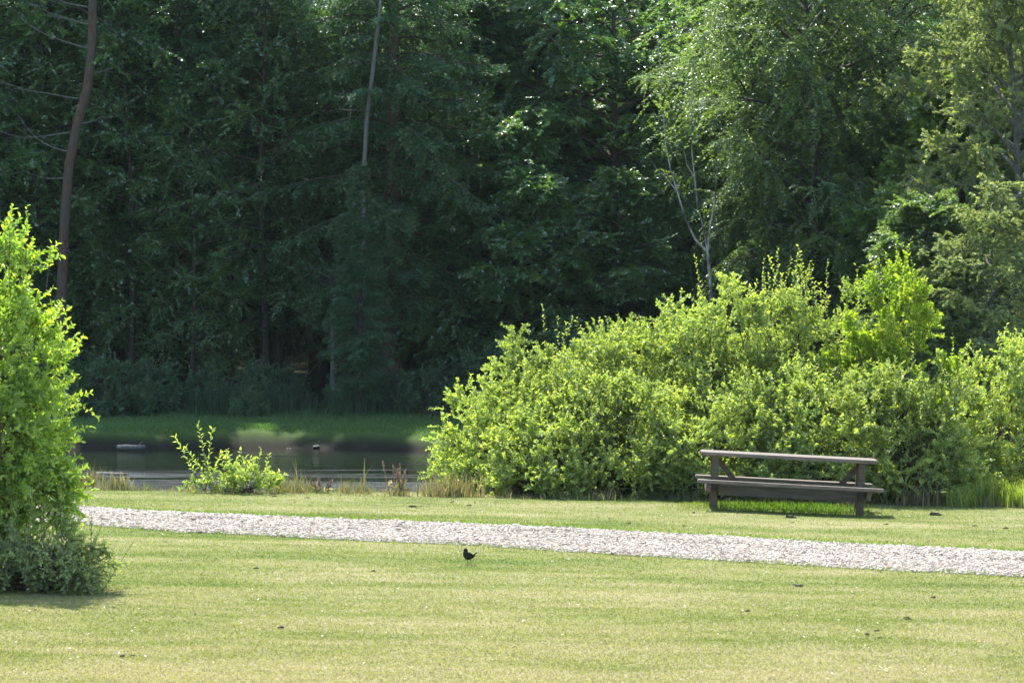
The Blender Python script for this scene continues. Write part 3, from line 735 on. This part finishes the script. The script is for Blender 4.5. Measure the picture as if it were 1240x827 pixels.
# ------------------------------------------------------------------ grasses
def blades(x, y, h, w, lean, rng, tone, z=None):
    n = len(x); z = ground(x, y)-.004 if z is None else z
    a = rng.uniform(0, 6.283, n); s = np.stack([np.cos(a), np.sin(a), np.zeros(n)], -1)*w[:, None]*.5
    ld = rng.uniform(0, 6.283, n); ln = h*lean*np.abs(rng.normal(0, 1, n)).clip(0, 2)
    P = np.stack([x, y, z], -1); t = np.stack([np.cos(ld)*ln, np.sin(ld)*ln, h], -1)
    mid = P+t*np.array([.35, .35, .6])
    v = np.stack([P-s, P+s, mid+s*.8, mid-s*.8, P+t+s*.12, P+t-s*.12], 1)
    b_ = (np.arange(n)*6)[:, None]
    q = np.stack([b_+np.array([0, 1, 2, 3]), b_+np.array([3, 2, 4, 5])], 1).reshape(-1, 4)
    return v.reshape(-1, 3), q, np.repeat(tone, 2)
def lawn_mat():
    m, nt, out = newmat('mown_grass_blades')
    c = lawn_color(nt)
    a = N(nt, 'ShaderNodeAttribute', attribute_name='tone')
    c = mixc(nt, ramp(nt, a.outputs['Fac'], [(.0, (1, 1, 1)), (.5, (0, 0, 0))]), c, (.125, .235, .028))
    c = mixc(nt, ramp(nt, a.outputs['Fac'], [(.75, (0, 0, 0)), (1., (.7, .7, .7))]), c, (.34, .30, .20))
    d = N(nt, 'ShaderNodeBsdfDiffuse'); L(nt, c, d.inputs['Color'])
    t = N(nt, 'ShaderNodeBsdfTranslucent'); L(nt, mixc(nt, 1., c, (1.2, 1.3, .6), 'MULTIPLY'), t.inputs['Color'])
    mx = N(nt, 'ShaderNodeMixShader'); mx.inputs[0].default_value = .5
    L(nt, d.outputs[0], mx.inputs[1]); L(nt, t.outputs[0], mx.inputs[2]); L(nt, mx.outputs[0], out.inputs['Surface']); return m
rng = np.random.default_rng(17)
n = 620000
y = 1/rng.uniform(1/49.2, 1/23.5, n); x = (rng.random(n)-.5)*2*(y*.148+.5)
onpath = (y > PL(x)+.10*np.sin(x*2.7+2)+.05*np.sin(x*19)+np.abs(rng.normal(0, .16, n))) & (y < PU(x)+.10*np.sin(x*3.1)-np.abs(rng.normal(0, .16, n)))
ok = (~onpath) & (pond_f(x, y) > -.1); x, y = x[ok], y[ok]; n = len(x)
edge = np.maximum(np.exp(-np.abs(y-PL(x))/.22)*.75, np.exp(-np.abs(y-PU(x)-.1)/.5))
under = np.exp(-((x-3.5)/1.15)**4-((y-46.75)/1.0)**4)
lush = np.clip(edge+under, 0, 1)
h = rng.uniform(.007, .018, n)*(1+3.2*lush*rng.random(n)+2.6*under)*np.where(rng.random(n) < .02, 1.8, 1); w = rng.uniform(.005, .011, n)
tone = np.clip(rng.normal(.62, .10, n)-.6*lush, 0, 1)
mb = MB(); mb.add(*blades(x, y, h, w, 1.1, rng, tone)); lg = mb.build('lawn_grass', lawn_mat())
tag(lg, 'short dry mown grass of the lawn on both sides of the gravel track', 'grass', kind='stuff')
# clover and daisies, uncountable specks
n = 260; y = 1/rng.uniform(1/47.5, 1/24, n); x = (rng.random(n)-.5)*2*(y*.146)
cl_ = np.array([mnoise.noise(Vector((a*.5, b_*.5, 3))) for a, b_ in zip(x, y)]); ok = ((y < PL(x)-.2) | (y > PU(x)+.3)) & (cl_ > -.05); x, y = x[ok], y[ok]; n = len(x)
mb = MB(); P = np.stack([x, y, ground(x, y)+.018], -1)
for k in range(3):
    a = rng.uniform(0, 6.28, n); mb.leaves(P+rng.normal(0, .004, (n, 3)), np.stack([np.cos(a), np.sin(a), .3*np.ones(n)], -1), np.tile([0, 0, 1.], (n, 1)), np.full(n, .015), np.full(n, .012), np.full(n, .9))
m, nt, out = newmat('clover_petals'); p = N(nt, 'ShaderNodeBsdfPrincipled'); p.inputs['Base Color'].default_value = (.62, .62, .52, 1); L(nt, p.outputs[0], out.inputs['Surface'])
cf = mb.build('clover_flowers', m); tag(cf, 'tiny white clover flowers dotted through the lawn', 'flowers', kind='stuff')

# rough grass on the near bank
n = 30000; x = rng.uniform(-8.5, 8.5, n); y = rng.normal(48.45, .26, n)
tuft = np.array([mnoise.noise(Vector((a*1.9, b_*1.2, 1)))+.6*mnoise.noise(Vector((a*5, b_*4, 7))) for a, b_ in zip(x, y)])
ok = (pond_f(x, y) > -.8) & (rng.random(n) < .10+1.5*np.clip(tuft, 0, 1)); x, y, tuft = x[ok], y[ok], tuft[ok]; n = len(x)
h = rng.lognormal(-2.55, .45, n)*(.7+1.9*np.clip(tuft, 0, 1)); w = rng.uniform(.005, .011, n)
mb = MB(); mb.add(*blades(x, y, h, w, .6, rng, np.clip(rng.normal(.30, .26, n)+.35*wob(x, y, 1.3), 0, 1)))
bg = mb.build('bank_grass', M['straw']); tag(bg, 'rough straw coloured grass along the near edge of the pond', 'grass', kind='stuff')
# shaded short grass and taller growth on the far bank
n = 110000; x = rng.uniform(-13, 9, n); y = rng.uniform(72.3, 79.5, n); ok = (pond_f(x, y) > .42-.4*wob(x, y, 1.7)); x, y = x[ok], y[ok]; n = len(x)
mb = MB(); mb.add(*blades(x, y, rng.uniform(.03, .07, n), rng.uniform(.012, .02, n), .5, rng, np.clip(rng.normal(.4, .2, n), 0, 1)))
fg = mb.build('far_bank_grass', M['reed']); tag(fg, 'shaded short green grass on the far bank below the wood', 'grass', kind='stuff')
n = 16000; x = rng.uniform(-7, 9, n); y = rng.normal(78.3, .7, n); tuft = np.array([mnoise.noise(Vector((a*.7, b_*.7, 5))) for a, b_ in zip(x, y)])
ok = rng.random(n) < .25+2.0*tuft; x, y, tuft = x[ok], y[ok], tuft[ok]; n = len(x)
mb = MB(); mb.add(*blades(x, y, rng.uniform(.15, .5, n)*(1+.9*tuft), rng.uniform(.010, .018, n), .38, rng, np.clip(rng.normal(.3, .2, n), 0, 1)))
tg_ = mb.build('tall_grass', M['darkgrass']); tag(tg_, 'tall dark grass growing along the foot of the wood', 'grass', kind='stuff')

# clumps of long bright blades by the right bank, things one can count
def clump(px, d, n, hh, r, lab, seed, mat=M['iris'], nm='grass_clump', grp='long grass clumps on the right bank'):
    rg = np.random.default_rng(seed); b = at(px, d)
    x = rg.normal(0, r, n); y = rg.normal(0, r*.6, n); zz = ground(x+b[0], y+b[1])-b[2]-.01
    mb = MB(); mb.add(*blades(x, y, rg.uniform(.45, 1, n)*hh, rg.uniform(.010, .018, n), .35, rg, np.clip(rg.normal(.5, .2, n), 0, 1), zz))
    o = mb.build(nm, mat); o.location = b; return tag(o, lab, 'grass clump', grp)
clump(1165, 48.0, 130, .34, .10, 'clump of long yellow green blades, the left one right of the table', 91)
clump(1200, 48.2, 190, .48, .14, 'tallest clump of long blades below the right willow', 92)
clump(1232, 48.0, 170, .42, .12, 'clump of long yellow green blades at the right edge of the picture', 93)
clump(1110, 48.2, 150, .32, .16, 'dry straw coloured tuft just right of the picnic table', 94, M['straw'])
clump(95, 48.3, 240, .42, .16, 'tall straw and green tuft on the pond edge beside the left shrub', 95, M['straw'], grp='tufts on the pond edge')
clump(142, 48.4, 140, .34, .10, 'reddish straw tuft on the pond edge left of the young willow', 96, M['straw'], grp='tufts on the pond edge')
clump(545, 48.3, 200, .34, .20, 'straw tuft below the left tip of the willow bank', 97, M['straw'], grp='tufts on the pond edge')

# dock with brown seed heads
def dock(px, d, n, hh, lab, seed):
    rg = np.random.default_rng(seed); b = at(px, d); root = empty('dock_plant', b, lab, 'plant', 'docks gone to seed on the pond edge')
    ms = MB(); mh = MB(); ml = MB()
    A = np.stack([rg.normal(0, .05, n), rg.normal(0, .05, n), np.full(n, -.05)], -1); Bv = A+np.stack([rg.normal(0, .09, n), rg.normal(0, .06, n), rg.uniform(.65, 1, n)*hh], -1)
    ms.tubes(A, Bv, .006, .003, sides=4)
    sprays(mh, A+(Bv-A)*.45, Bv-A, np.linalg.norm(Bv-A, axis=1)*.55, 46, .022, .018, 'spiral', 0, rg)
    sprays(ml, A, Bv-A, np.full(n, hh*.4), 4, .12, .04, 'spiral', 0, rg, hexa=True)
    ms.build('stems', M['seed'], root); mh.build('seed_heads', M['seed'], root); ml.build('leaves', M['straw'], root)
dock(482, 48.5, 9, .52, 'dock with pinkish brown seed heads standing before the bright ripples', 101)
dock(385, 48.5, 7, .28, 'low brown dock right of the young willow', 102)
dock(110, 48.5, 6, .40, 'brown seeding dock beside the left shrub', 103)

# ------------------------------------------------------------------ logs at the water
def log(pts, r, lab, seed, nm='log'):
    rg = np.random.default_rng(seed); b = np.array(pts[0]); root = empty(nm, tuple(b), lab, 'log')
    p = np.array(pts)-b; m = MB(); tt = np.linspace(0, 1, 9)
    pp = np.stack([np.interp(tt, np.linspace(0, 1, len(p)), p[:, k]) for k in range(3)], -1)+rg.normal(0, r*.12, (9, 3))
    rr = r*np.array([.02, .9, 1, 1.05, .98, .95, .9, .8, .02]); pp[0] = pp[1]+(pp[0]-pp[1])*.04; pp[-1] = pp[-2]+(pp[-1]-pp[-2])*.04
    m.tube(pp, rr, 9); m.build('trunk', M['greybark'], root)
    m = MB(); m.tube(limb(pp[5], .9, .5, r*4, rg, 4), np.linspace(r*.25, r*.1, 4), 5); m.build('branch_stub', M['greybark'], root)
log([(X(138, 72), 72, -.33), (X(180, 71.6), 71.6, -.31)], .055, 'grey log lying at the far water edge behind the left shrub', 1)
log([(X(112, 62.5), 62.5, -.395), (X(160, 62), 62, -.385)], .045, 'thin pale log floating in the pond', 2)
# stones at the far shore
m, nt, out = newmat('shore_stone'); tc = N(nt, 'ShaderNodeTexCoord')
p = N(nt, 'ShaderNodeBsdfPrincipled'); L(nt, ramp(nt, noise(nt, tc.outputs['Object'], 14, 5), [(.3, (.06, .055, .05)), (.7, (.16, .15, .135))]), p.inputs['Base Color']); p.inputs['Roughness'].default_value = .9; L(nt, p.outputs[0], out.inputs['Surface']); M['rock'] = m
m, nt, out = newmat('dark_soil'); tc = N(nt, 'ShaderNodeTexCoord')
p = N(nt, 'ShaderNodeBsdfPrincipled'); L(nt, ramp(nt, noise(nt, tc.outputs['Object'], 60, 5), [(.3, (.018, .013, .010)), (.7, (.07, .052, .038))]), p.inputs['Base Color']); p.inputs['Roughness'].default_value = 1; L(nt, p.outputs[0], out.inputs['Surface']); M['soil'] = m
def lumpmesh(name, seed, sx, sy, sz, mat, sub=2, amp=.35, fr=2.0):
    bm = bmesh.new(); bmesh.ops.create_icosphere(bm, subdivisions=sub, radius=1)
    for v in bm.verts:
        k = 1+amp*mnoise.noise(v.co*fr+Vector((seed*7.3, 0, 0)))+amp*.5*mnoise.noise(v.co*fr*2.3+Vector((0, seed*3.1, 0)))
        v.co = Vector((v.co.x*sx, v.co.y*sy, max(v.co.z, -.35)*sz))*k
    me = bpy.data.meshes.new(name); bm.to_mesh(me); bm.free(); me.materials.append(mat)
    o = bpy.data.objects.new(name, me); COL.objects.link(o); return o
rock = lumpmesh('shore_rock', 1, .16, .11, .09, M['rock'])
rk = None
for k, (px, yo) in enumerate(((350, -.2), (383, -.1), (409, -.25), (478, -.2))):
    d = 72.0
    while pond_f(X(px, d), d) < yo: d += .05
    o = rock if k == 0 else rock.copy()
    if k: COL.objects.link(o)
    o.location = (X(px, d), d, gz(X(px, d), d)+.02); o.rotation_euler = (0, 0, k*1.3); s = .28+.5*((k*37) % 10)/10; o.scale = (s, s, s*.5)
    tag(o, 'dark stone lying on the muddy far shore of the pond', 'stone', 'stones on the far shore')
# soil crumbs on the lawn
clod = lumpmesh('soil_clod', 2, .028, .022, .016, M['soil'], 2, .6, 3)
big = lumpmesh('soil_heap', 3, .07, .045, .026, M['soil'], 3, .7, 3)
spots = [(332, 602), (357, 609), (372, 604), (510, 614), (520, 613), (548, 609), (568, 613), (575, 610), (725, 628), (738, 629), (828, 638), (762, 635), (795, 606), (802, 607), (893, 623), (840, 622), (960, 634), (1073, 636), (1128, 637),
         (1180, 638), (1218, 641), (775, 693), (962, 710), (968, 711), (1100, 752), (1098, 750), (1065, 774), (340, 762), (236, 745), (148, 797), (160, 796), (170, 740), (700, 701), (1130, 725), (905, 742), (310, 690), (1062, 766), (1050, 770), (452, 693)]
for k, (px, py) in enumerate(spots):
    o = clod if k == 0 else clod.copy()
    if k: COL.objects.link(o)
    x, y, z = pick(px, py); o.location = (x, y, z+.014); rr_ = random.Random(k); s = rr_.uniform(.35, .9); o.scale = (s*rr_.uniform(.8, 1.9), s, s*rr_.uniform(.6, 1.1)); o.rotation_euler = (0, 0, rr_.uniform(-.5, .5))
    tag(o, 'small dark crumb of soil lying on the mown lawn', 'soil', 'soil crumbs scattered on the lawn')
for k, (px, py, lab) in enumerate(((1133, 624, 'low dark heap of soil thrown up on the grass right of the picnic table'), (958, 627, 'low dark scrape of soil on the grass in front of the picnic table'), (500, 614, 'low dark heap of soil on the grass strip left of the willow tip'))):
    o = big if k == 0 else big.copy()
    if k: COL.objects.link(o)
    x, y, z = pick(px, py); o.location = (x, y, z+.008); o.rotation_euler = (0, 0, k*.7); o.scale = (1, 1, 1.1-.3*k)
    tag(o, lab, 'soil')

# ------------------------------------------------------------------ picnic table
def wood_mat(name, c1, c2, c3):
    m, nt, out = newmat(name); tc = N(nt, 'ShaderNodeTexCoord')
    mp = N(nt, 'ShaderNodeMapping'); mp.inputs['Scale'].default_value = (.12, 1, 1); L(nt, tc.outputs['Object'], mp.inputs['Vector'])
    f = noise(nt, mp.outputs[0], 30, 6, .7, .3); g = noise(nt, tc.outputs['Object'], 5, 4)
    c = ramp(nt, f, [(.3, c1), (.55, c2), (.75, c3)]); c = mixc(nt, ramp(nt, g, [(.55, (0, 0, 0)), (.75, (.5, .5, .5))]), c, (.10, .115, .085))
    p = N(nt, 'ShaderNodeBsdfPrincipled'); L(nt, c, p.inputs['Base Color']); p.inputs['Roughness'].default_value = .75
    b = N(nt, 'ShaderNodeBump'); b.inputs['Strength'].default_value = .4; b.inputs['Distance'].default_value = .006; L(nt, f, b.inputs['Height']); L(nt, b.outputs[0], p.inputs['Normal'])
    L(nt, p.outputs[0], out.inputs['Surface']); return m
M['plank'] = wood_mat('weathered_plank', (.075, .058, .046), (.155, .124, .100), (.25, .212, .18))
M['post'] = wood_mat('brown_post', (.048, .034, .023), (.095, .068, .047), (.14, .104, .075))
M['greyboard'] = wood_mat('dark_grey_board', (.055, .048, .041), (.095, .085, .074), (.14, .127, .112))
def boxes(name, bl, mat, parent, bev=.006):
    bm = bmesh.new()
    for (c, s, rot) in bl:
        r = bmesh.ops.create_cube(bm, size=1)
        mt = Matrix.Translation(c) @ rot @ Matrix.Diagonal((*s, 1))
        bmesh.ops.transform(bm, matrix=mt, verts=r['verts'])
    bmesh.ops.bevel(bm, geom=bm.edges[:], offset=bev, segments=2, affect='EDGES')
    me = bpy.data.meshes.new(name); bm.to_mesh(me); bm.free(); me.materials.append(mat)
    o = bpy.data.objects.new(name, me); COL.objects.link(o); o.parent = parent; return o
I4 = Matrix.Identity(4)
fl = pick(863, 613); fr = pick(1043, 624)
bd = 46.35; bx = X(953, bd-.25)
tb = empty('picnic_table', (bx, bd, gz(bx, bd)-.01), 'weathered brown wooden picnic table with two attached bench seats standing on the grass', 'picnic table')
tb.rotation_euler = (0, math.radians(2.9), math.radians(-2.0))
TH = .715; TL = 2.26
boxes('tabletop', [((0, yy, TH), (TL+dl, .172, .045), I4) for yy, dl in ((-.27, 0), (-.09, -.01), (.09, .012), (.27, -.004))], M['plank'], tb)
for sy in (-1, 1):
    boxes('bench_seat', [((0.02*(-sy), sy*.58, .375), (2.36 if sy < 0 else 2.30, .25, .042), I4)], M['plank'], tb)
for sx in (-1, 1):
    for sy in (-1, 1):
        boxes('leg', [((sx*.935, sy*.26, (.335-.03)), (.088, .088, .71), I4)], M['post'], tb)
    boxes('seat_support', [((sx*(.935+.081), 0, .295), (.06, 1.36, .11), I4)], M['post'], tb)
    boxes('top_support', [((sx*(.935), 0, TH-.0225-.035), (.085, .62, .066), I4)], M['post'], tb)
    a = Vector((sx*.89, 0, .62)); c_ = Vector((sx*.58, 0, .27)); dv = c_-a
    boxes('brace', [((a+c_)/2, (dv.length, .05, .07), Matrix.Rotation(-math.atan2(dv.z, dv.x), 4, 'Y'))], M['post'], tb)
boxes('apron_board', [((0, -.455+.095, .275), (1.77, .04, .155), I4)], M['greyboard'], tb)
boxes('stretcher', [((0, 0, .25), (1.95, .045, .10), I4)], M['post'], tb)

# ------------------------------------------------------------------ blackbird
def loft(name, spine, mat, parent, seg=14):
    """spine rows: x, z, radius across (y), radius in plane"""
    bm = bmesh.new(); sp_ = np.array(spine, float); pts = np.stack([sp_[:, 0], np.zeros(len(sp_)), sp_[:, 1]], -1); T = nz(np.gradient(pts, axis=0))
    rings = []
    for p, t, (ry, rz) in zip(pts, T, sp_[:, 2:]):
        nrm = np.array([-t[2], 0, t[0]])
        rings.append([bm.verts.new(p+np.array([0, 1, 0])*ry*math.cos(a)+nrm*rz*math.sin(a)) for a in np.linspace(0, 2*math.pi, seg, endpoint=False)])
    for r1, r2 in zip(rings, rings[1:]):
        for k in range(seg): bm.faces.new((r1[k], r1[(k+1) % seg], r2[(k+1) % seg], r2[k]))
    bm.faces.new(rings[0]); bm.faces.new(rings[-1][::-1]); bmesh.ops.recalc_face_normals(bm, faces=bm.faces)
    for f_ in bm.faces: f_.smooth = True
    me = bpy.data.meshes.new(name); bm.to_mesh(me); bm.free(); me.materials.append(mat)
    o = bpy.data.objects.new(name, me); COL.objects.link(o); o.parent = parent; return o
def plain(name, c1, c2, rough, sc=120):
    m, nt, out = newmat(name); tc = N(nt, 'ShaderNodeTexCoord'); p = N(nt, 'ShaderNodeBsdfPrincipled')
    L(nt, ramp(nt, noise(nt, tc.outputs['Object'], sc, 4), [(.35, c1), (.65, c2)]), p.inputs['Base Color']); p.inputs['Roughness'].default_value = rough
    L(nt, p.outputs[0], out.inputs['Surface']); return m
feather = plain('black_feathers', (.006, .005, .004), (.015, .012, .009), .95)
beakm = plain('dark_yellow_beak', (.14, .08, .02), (.22, .13, .03), .5); legm = plain('dark_legs', (.03, .02, .014), (.05, .035, .025), .7); eyem = plain('dark_eye', (.004, .004, .004), (.006, .005, .004), .1)
x, y, z = pick(567, 684.5)
bird = empty('blackbird', (x, y, z+.002), 'black bird standing upright on the lawn just below the gravel track', 'bird', rz=math.radians(14))
loft('body', [(.088, .122, .011, .006), (.064, .104, .014, .008), (.048, .094, .015, .012), (.036, .086, .026, .022), (.015, .083, .038, .034), (-.006, .089, .042, .039), (-.021, .103, .036, .036), (-.027, .120, .027, .028),
              (-.027, .134, .020, .022), (-.027, .146, .0195, .021), (-.026, .158, .016, .018), (-.025, .167, .008, .009), (-.025, .169, .002, .002)], feather, bird)
bk = loft('beak', [(-.043, .150, .006, .006), (-.053, .1495, .004, .0042), (-.068, .148, .001, .001)], beakm, bird, 8)
for s in (-1, 1):
    w_ = loft('wing', [(-.022, .118, .003, .008), (-.008, .108, .008, .024), (.018, .094, .009, .027), (.042, .088, .006, .016), (.064, .092, .002, .004)], feather, bird, 10); w_.location = (0, s*.034, 0)
    bm = bmesh.new(); bmesh.ops.create_uvsphere(bm, u_segments=8, v_segments=6, radius=.0035); me = bpy.data.meshes.new('eye'); bm.to_mesh(me); bm.free(); me.materials.append(eyem)
    e = bpy.data.objects.new('eye', me); COL.objects.link(e); e.parent = bird; e.location = (-.038, s*.0155, .153)
    m = MB(); fx = -.018 if s < 0 else .020
    m.tube([(fx+.004, s*.016, .062), (fx+.010, s*.016, .034), (fx, s*.017, .005)], [.0045, .0028, .0026], 6)
    for an in (-.5, 0, .5, math.pi): m.tube([(fx, s*.017, .005), (fx-.018*math.cos(an), s*.017+.018*math.sin(an), .003), (fx-.026*math.cos(an), s*.017+.026*math.sin(an), .001)], [.0025, .002, .001], 5)
    m.build('leg', legm, bird)

# ------------------------------------------------------------------ light, sky, camera
EL, AZ = math.radians(54), math.radians(-21)      # sun behind the wood, a little to the left
w = bpy.data.worlds.new('World'); scene.world = w; w.use_nodes = True
nt = w.node_tree; nt.nodes.clear()
sk = nt.nodes.new('ShaderNodeTexSky'); sk.sky_type = 'NISHITA'; sk.sun_disc = False; sk.sun_elevation = EL; sk.sun_rotation = AZ
sk.altitude = 50; sk.air_density = 1.0; sk.dust_density = 1.2; sk.ozone_density = 1.0
bgn = nt.nodes.new('ShaderNodeBackground'); bgn.inputs['Strength'].default_value = .15
wo = nt.nodes.new('ShaderNodeOutputWorld'); nt.links.new(sk.outputs[0], bgn.inputs[0]); nt.links.new(bgn.outputs[0], wo.inputs[0])
sl_ = bpy.data.lights.new('sun', 'SUN'); sl_.energy = 4.6; sl_.angle = math.radians(.55); sl_.color = (1, .955, .88)
so = bpy.data.objects.new('sun', sl_); COL.objects.link(so)
dirv = Vector((math.sin(AZ)*math.cos(EL), math.cos(AZ)*math.cos(EL), math.sin(EL)))   # towards the sun
so.rotation_euler = dirv.to_track_quat('Z', 'Y').to_euler(); so.location = dirv*60

m, nt, out = newmat('thin_lift_veil'); pv = N(nt, 'ShaderNodeVolumePrincipled'); pv.inputs['Color'].default_value = (.80, .95, 1, 1); pv.inputs['Density'].default_value = LIFT_VEIL  # air volume added to lighten the dark wood
L(nt, pv.outputs[0], out.inputs['Volume'])
hb = MB(); A_, B_ = (-900., -900., -4.), (900., 1700., 34.)
hb.add([(x, y, z) for z in (A_[2], B_[2]) for y in (A_[1], B_[1]) for x in (A_[0], B_[0])], [(0, 2, 3, 1), (4, 5, 7, 6), (0, 1, 5, 4), (2, 6, 7, 3), (0, 4, 6, 2), (1, 3, 7, 5)])
hz = hb.build('lift_veil', m); hz['kind'] = 'stuff'; tag(hz, 'thin veil of air added to lift the dark tones of the wood', 'lift_veil', kind='stuff')
cam = bpy.data.cameras.new('camera'); co = bpy.data.objects.new('camera', cam); COL.objects.link(co); scene.camera = co
co.location = (0, 0, CH); co.rotation_euler = (math.pi/2, 0, 0)
cam.sensor_width = 36; cam.lens = F/1240*36; cam.shift_y = -(413.5-HZ)/1240; cam.clip_start = .5; cam.clip_end = 3000
cam.dof.use_dof = True; cam.dof.focus_distance = 43; cam.dof.aperture_fstop = 8
scene.view_settings.view_transform = 'Standard'; scene.view_settings.look = 'None'; scene.view_settings.exposure = 1.42; scene.view_settings.gamma = 1
c = scene.cycles; c.max_bounces = 8; c.diffuse_bounces = 6; c.transmission_bounces = 6; c.glossy_bounces = 2; c.transparent_max_bounces = 4
c.use_denoising = True; c.caustics_reflective = False; c.caustics_refractive = False; c.sample_clamp_indirect = 6
print('quads', sum(len(m_.polygons) for m_ in bpy.data.meshes))
